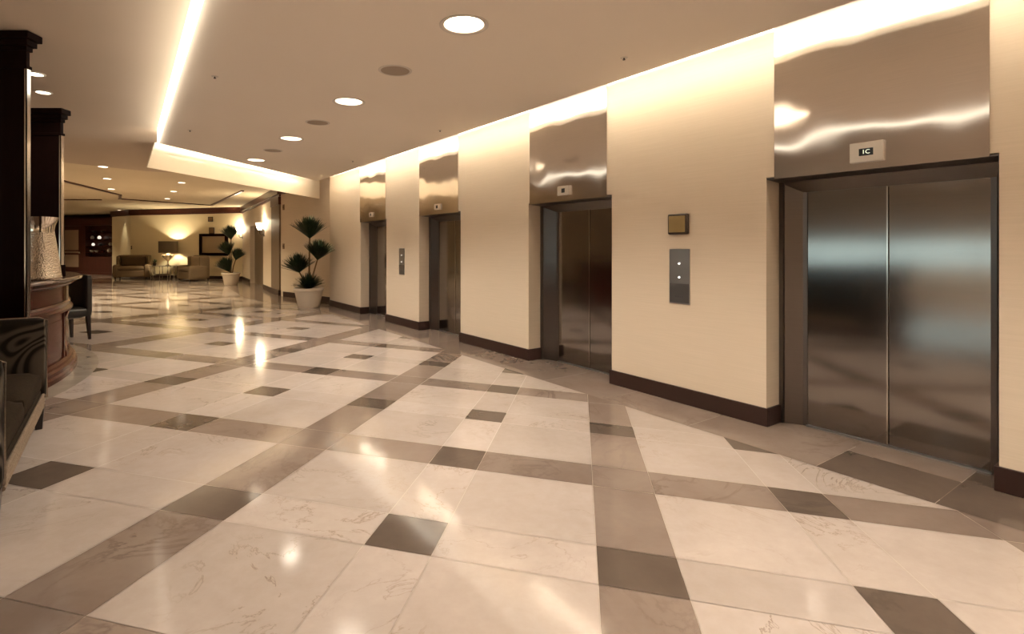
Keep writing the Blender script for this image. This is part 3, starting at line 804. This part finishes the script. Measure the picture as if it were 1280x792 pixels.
# wall sconces
hr = math.atan2(hn.y, hn.x)
for xi, lb in ((330.5, 'nearer glowing wall sconce on the pier right of the brown doorway'), (303.5, 'farther glowing wall sconce left of the brown doorway')):
    t = ht(xi); p = lerp(HALL0, HALL1, t)
    e = thing('wall_sconce', lb, 'sconce', (p[0], p[1], 1.95), hr, 'wall sconces by the doorway')
    # local y points away from the wall, towards the room
    b = MB(); b.cushion(-.05, .05, .001, .03, -.12, .12, 0, .012); b.build('backplate', M['bronze'], e, smooth=True)
    b = MB(); b.tube([(0, .02, -.04), (0, .10, -.07), (0, .15, -.02), (0, .15, .08)], .016); b.lathe([(.0001, .07), (.06, .08), (.07, .10), (.0001, .10)], 16, 0, .15, cap=False); b.build('bracket', M['bronze'], e, smooth=True)
    b = MB(); b.lathe([(.055, .10), (.10, .20), (.135, .34), (.12, .34), (.09, .21), (.055, .11)], 20, 0, .15, cap=False); b.build('glass_shade', M['sconce_glow'], e, smooth=True)
    light('POINT', 'lamp', e, (0, .17, .36), 11, YEL, shadow_soft_size=.08)

# ------------------------------------------------------------------ POTTED PLANTS
def head(b, c, axis, L0, spread, n, rr):
    """a fan-shaped tuft of strap leaves rising from one cane"""
    ax = Vector(axis).normalized(); ux = ax.cross(Vector((0.3, 1, 0))).normalized(); uy = ax.cross(ux)
    for k in range(n):
        a = rr.random()*2*PI; t = spread*rr.random()**0.55
        L = L0*(0.86+0.16*rr.random())
        rad = ux*math.cos(a)+uy*math.sin(a)
        d = ax*math.cos(t)+rad*math.sin(t)
        side = (ax.cross(rad)).normalized()
        prev = None
        for q in range(5):
            f = q/4
            pos = Vector(c)+d*L*f+Vector((0, 0, -0.10*L*f*f*math.sin(t)))
            w = L0*0.025*(0.5, 1.0, 1.15, 0.8, 0.12)[q]
            cur = (b.bm.verts.new(pos-side*w), b.bm.verts.new(pos+side*w+ax*.003))
            if prev: b.bm.faces.new((prev[0], prev[1], cur[1], cur[0]))
            prev = cur
def potted(x, y, label, pr, ph, heads, seed, rz=0):
    e = thing('potted_dracaena', label, 'potted plant', (x, y, 0.0), rz, 'potted plants along the right side')
    rr = random.Random(seed)
    b = MB(); b.lathe([(.0001, .003), (pr*.66, .003), (pr*.70, .02), (pr*.92, ph*.84), (pr*.93, ph*.86), (pr, ph*.88), (pr, ph*.985), (pr*.97, ph), (pr*.88, ph), (pr*.86, ph*.9), (.0001, ph*.9)], 40, cap=False); b.build('pot', M['pot'], e, smooth=True)
    b = MB(); b.lathe([(.0001, ph*.93), (pr*.86, ph*.91), (pr*.86, ph*.89), (.0001, ph*.89)], 28, cap=False); b.build('soil', M['soil'], e)
    for hx, hy, hz, axis, L0, spread, n in heads:
        b = MB(); fx, fy = hx*.25, hy*.25
        b.tube([(fx, fy, ph*.88), (fx+(hx-fx)*.35, fy+(hy-fy)*.35, ph+(hz-ph)*.5), (hx, hy, hz+.02)], [.024, .02, .017], 8); b.build('stem', M['stem'], e, smooth=True)
        b = MB(); head(b, (hx, hy, hz), axis, L0, spread, n, rr); b.build('leaf_crown', M['leaf'], e)
    return e
# local x = across the view, local y = away from the viewer
potted(-3.95, 12.80, 'larger potted plant with four leaf tufts in cream planter beside elevators', .36, .475,
       [(0.02, .03, 1.66, (.02, 0, 1), .60, .92, 340), (.20, -.12, 1.14, (.12, -.12, 1), .55, .88, 360), (-.22, -.06, .84, (-.14, 0, 1), .52, 1.08, 340), (.0, -.06, .44, (0, -.05, 1), .44, 1.25, 360)], 4, R(17))
potted(-9.25, 20.3, 'smaller distant potted plant in cream planter beside the far mirror', .34, .48,
       [(.0, 0, 1.74, (-.1, 0, 1), .60, .75, 260), (-.06, .05, 1.15, (-.35, .05, 1), .60, .75, 260), (.16, .0, .95, (.25, 0, 1), .52, .75, 260), (-.05, -.05, .50, (-.45, 0, 1), .66, .7, 280)], 9, R(24))

# ------------------------------------------------------------------ THE ROUND BAR
e = thing('bar_counter', 'curved mahogany bar counter with panelled front and stone top', 'bar counter', (BC[0], BC[1], 0.0))
A0, A1 = R(-62), R(105)
SEG = 96
b = MB(); b.lathe([(3.5, .0), (4.0, .003), (4.0, .05), (3.985, .07), (3.985, .11), (3.96, .13), (3.95, .15), (3.92, .17), (3.5, .17)], SEG, a0=A0, a1=A1); b.build('plinth', M['mahogany'], e)
b = MB(); b.lathe([(3.5, .17), (3.90, .17), (3.90, 1.04), (3.5, 1.04)], SEG, a0=A0, a1=A1); b.build('front', M['mahogany'], e)
b = MB(); b.lathe([(3.88, .70), (3.93, .70), (3.955, .715), (3.955, .735), (3.925, .76), (3.935, .80), (3.92, .82), (3.88, .82)], SEG, a0=A0, a1=A1); b.build('middle_rail', M['mahogany'], e)
b = MB(); b.lathe([(3.86, 1.0), (3.93, 1.0), (3.96, 1.02), (3.97, 1.04), (3.86, 1.04)], SEG, a0=A0, a1=A1); b.build('upper_moulding', M['mahogany'], e)
b = MB(); b.lathe([(3.3, 1.065), (4.02, 1.065), (4.05, 1.075), (4.055, 1.09), (4.045, 1.105), (4.03, 1.11), (3.3, 1.11), (3.3, 1.065)], SEG, a0=A0, a1=A1); b.build('counter_top', M['countertop'], e)
b = MB(); b.lathe([(3.5, 1.04), (3.99, 1.04), (3.99, 1.065), (3.5, 1.065)], SEG, a0=A0, a1=A1); b.build('top_edge', M['mahogany'], e)
for k in range(-2, 5):
    a = 31.0+k*15.5-R(0)
    for da in (-1.9, 1.9):     # stiles framing the panels
        b = MB(); b.lathe([(3.89, .17), (3.915, .17), (3.915, .70), (3.89, .70)], 4, a0=R(a+da-.35), a1=R(a+da+.35)); b.build('panel_stile', M['mahogany_dark'], e)
    b = MB(); b.lathe([(3.89, .17), (3.93, .17), (3.925, .22), (3.915, .24), (3.915, .62), (3.93, .66), (3.945, .70), (3.89, .70)], 6, a0=R(a-1.2), a1=R(a+1.2)); b.build('pilaster', M['mahogany'], e)
    b = MB(); b.lathe([(3.89, .83), (3.925, .83), (3.925, 1.0), (3.89, 1.0)], 6, a0=R(a-1.2), a1=R(a+1.2)); b.build('upper_block', M['pilaster' if k == 0 else 'mahogany'], e)  # one block gets the paler tone painted for a lit side
    b = MB(); b.lathe([(3.89, .24), (3.905, .25), (3.905, .62), (3.89, .63)], 12, a0=R(a+3.2), a1=R(a+12.3)); b.build('front_panel', M['mahogany'], e)

# silver vase and little box on the counter
e = thing('hammered_vase', 'tall hammered silver vase with flared neck on the bar counter', 'vase', (-4.50, 5.53, 1.111))
b = MB(); b.lathe([(.0001, .0), (.165, .0), (.172, .015), (.172, .03), (.166, .05), (.15, .20), (.130, .34), (.113, .46), (.108, .495)], 48, cap=False); b.build('body', M['hammered'], e, smooth=True)
b = MB(); b.lathe([(.108, .495), (.107, .52), (.115, .57), (.132, .62), (.146, .655), (.142, .655), (.127, .62), (.108, .56), (.10, .50)], 48, cap=False); b.build('neck', M['silver'], e, smooth=True)
e = thing('silver_box', 'small silver box beside the vase on the bar counter', 'box', (-4.42, 5.19, 1.111), R(-40))
b = MB(); b.box(-.05, .05, -.035, .035, 0, .05); b.build('body', M['silver'], e, bevel=.004)
b = MB(); b.box(-.053, .053, -.038, .038, .05, .062); b.build('lid', M['silver'], e, bevel=.003)

# tall dark columns
def column(name, label, x0, x1, y0, y1, z0, z1, rz_pt, cr_w):
    e = thing(name, label, 'column', ((x0+x1)/2, (y0+y1)/2, z0))
    hx, hy, h = (x1-x0)/2, (y1-y0)/2, z1-z0
    b = MB(); b.box(-hx, hx, -hy, hy, 0.003, h-.02); b.build('shaft', M['ebony'], e, bevel=.004)
    b = MB()
    for q0, q1, o in ((h-.30, h-.27, .012), (h-.15, h-.11, cr_w*.25), (h-.11, h-.06, cr_w*.6), (h-.06, h, cr_w)):
        b.box(-hx-o, hx+o, -hy-o, hy+o, q0, q1)
    b.build('crown', M['ebony'], e, bevel=.006)
    b = MB(); b.box(hx-.012, hx+.006, -hy-.005, -hy+.003, 0.003, h-.30); b.box(hx, hx+.006, -hy-.005, hy, 0.003, h-.30); b.build('edge_strip', M['chrome'], e)
    b = MB(); b.box(-hx-.015, hx+.015, -hy-.015, hy+.015, 0.002, .14); b.build('base', M['ebony'], e, bevel=.006)
    return e
column('wood_column', 'nearer tall black-brown wood column with crown at the left edge', -4.14, -3.735, 4.43, 4.468, 0.0, 3.245, None, .06)
column('wood_column', 'farther black-brown wood column rising from the bar behind the vase', -5.02, -4.67, 6.0, 6.045, 1.111, 3.02, None, .05)

# ------------------------------------------------------------------ SETTEE AT THE LEFT EDGE
e = thing('settee', 'dark swirl-patterned settee with braid trim at the left edge', 'sofa', (-3.435, 4.27, 0.0), WROT)
# local x: along its front towards the viewer; local y: towards the elevators; front at y = 0
SL = 1.95
b = MB(); b.cushion(.04, SL-.04, -.80, -.02, .20, .33, 0, .03); b.build('seat_frame', M['seat_fab'], e, smooth=True)
for k in range(4):
    b = MB(); b.tube([(.10, -.012, .205+k*.026), (SL-.10, -.012, .205+k*.026)], .013, 8); b.build('braid', M['trim_braid'], e, smooth=True)
for x0, x1 in ((.09, SL/2), (SL/2, SL-.09)):
    b = MB(); b.cushion(x0+.005, x1-.005, -.66, -.015, .325, .47, .035, .05, 8); b.build('seat_cushion', M['seat_fab'], e, smooth=True)
b = MB(); b.cushion(.02, SL-.02, -.86, -.64, .20, .90, 0, .05, 8); b.build('backrest', M['swirl'], e, smooth=True)
for x0, x1 in ((-.03, .085), (SL-.085, SL+.03)):
    b = MB(); b.cushion(x0, x1, -.84, .0, .22, .885, 0, .035, 10); b.build('arm', M['swirl'], e, smooth=True)
    b = MB(); b.tube([(x0+.012, .0, .24), (x0+.012, .0, .86), (x0+.012, -.05, .885), (x0+.012, -.8, .885)], .008, 6); b.build('piping', M['trim_braid'], e, smooth=True)
for x in (.03, SL-.03):
    for y, dy in ((-.045, .0), (-.78, -.05)):
        b = MB(); b.taper((x, y+dy), .022, .003, (x, y), .038, .235); b.build('leg', M['leg_wood'], e)

# dark leather chair beyond the bar
e = thing('dining_chair', 'dark leather chair with tall back beyond the bar counter', 'chair', (-6.33, 8.22, 0.0), R(-22))
b = MB(); b.cushion(-.24, .24, -.24, .22, .36, .50, .02, .04); b.build('seat', M['leather'], e, smooth=True)
b = MB(); b.cushion(-.25, .25, .17, .27, .36, 1.02, 0, .045); b.build('backrest', M['leather'], e, smooth=True)
for x in (-.21, .21):
    for y in (-.20, .21):
        b = MB(); b.taper((x*1.04, y*1.1), .016, .003, (x, y), .027, .38); b.build('leg', M['leg_wood'], e)

# ------------------------------------------------------------------ CAMERA, WORLD, COLOUR
cam = bpy.data.cameras.new('camera'); co = bpy.data.objects.new('camera', cam); COL.objects.link(co)
co.location = (0, 0, EYE); co.rotation_euler = (R(90), 0, 0)
cam.sensor_width = 36; cam.lens = 36*661/1280
cam.shift_x = 50/1280; cam.shift_y = (309-396)/1280
cam.clip_start = 0.05; cam.clip_end = 200
sc.camera = co
w = bpy.data.worlds.new('world'); sc.world = w; w.use_nodes = True
w.node_tree.nodes['Background'].inputs[0].default_value = (1.0, 0.82, 0.62, 1)
w.node_tree.nodes['Background'].inputs[1].default_value = 0.1
sc.view_settings.view_transform = 'Standard'; sc.view_settings.look = 'None'
sc.view_settings.gamma = 1; sc.view_settings.use_curve_mapping = False
sc.view_settings.exposure = 1.48
try:
    sc.cycles.use_denoising = True
    sc.cycles.caustics_reflective = False; sc.cycles.caustics_refractive = False
    sc.cycles.sample_clamp_indirect = 4
except Exception: pass
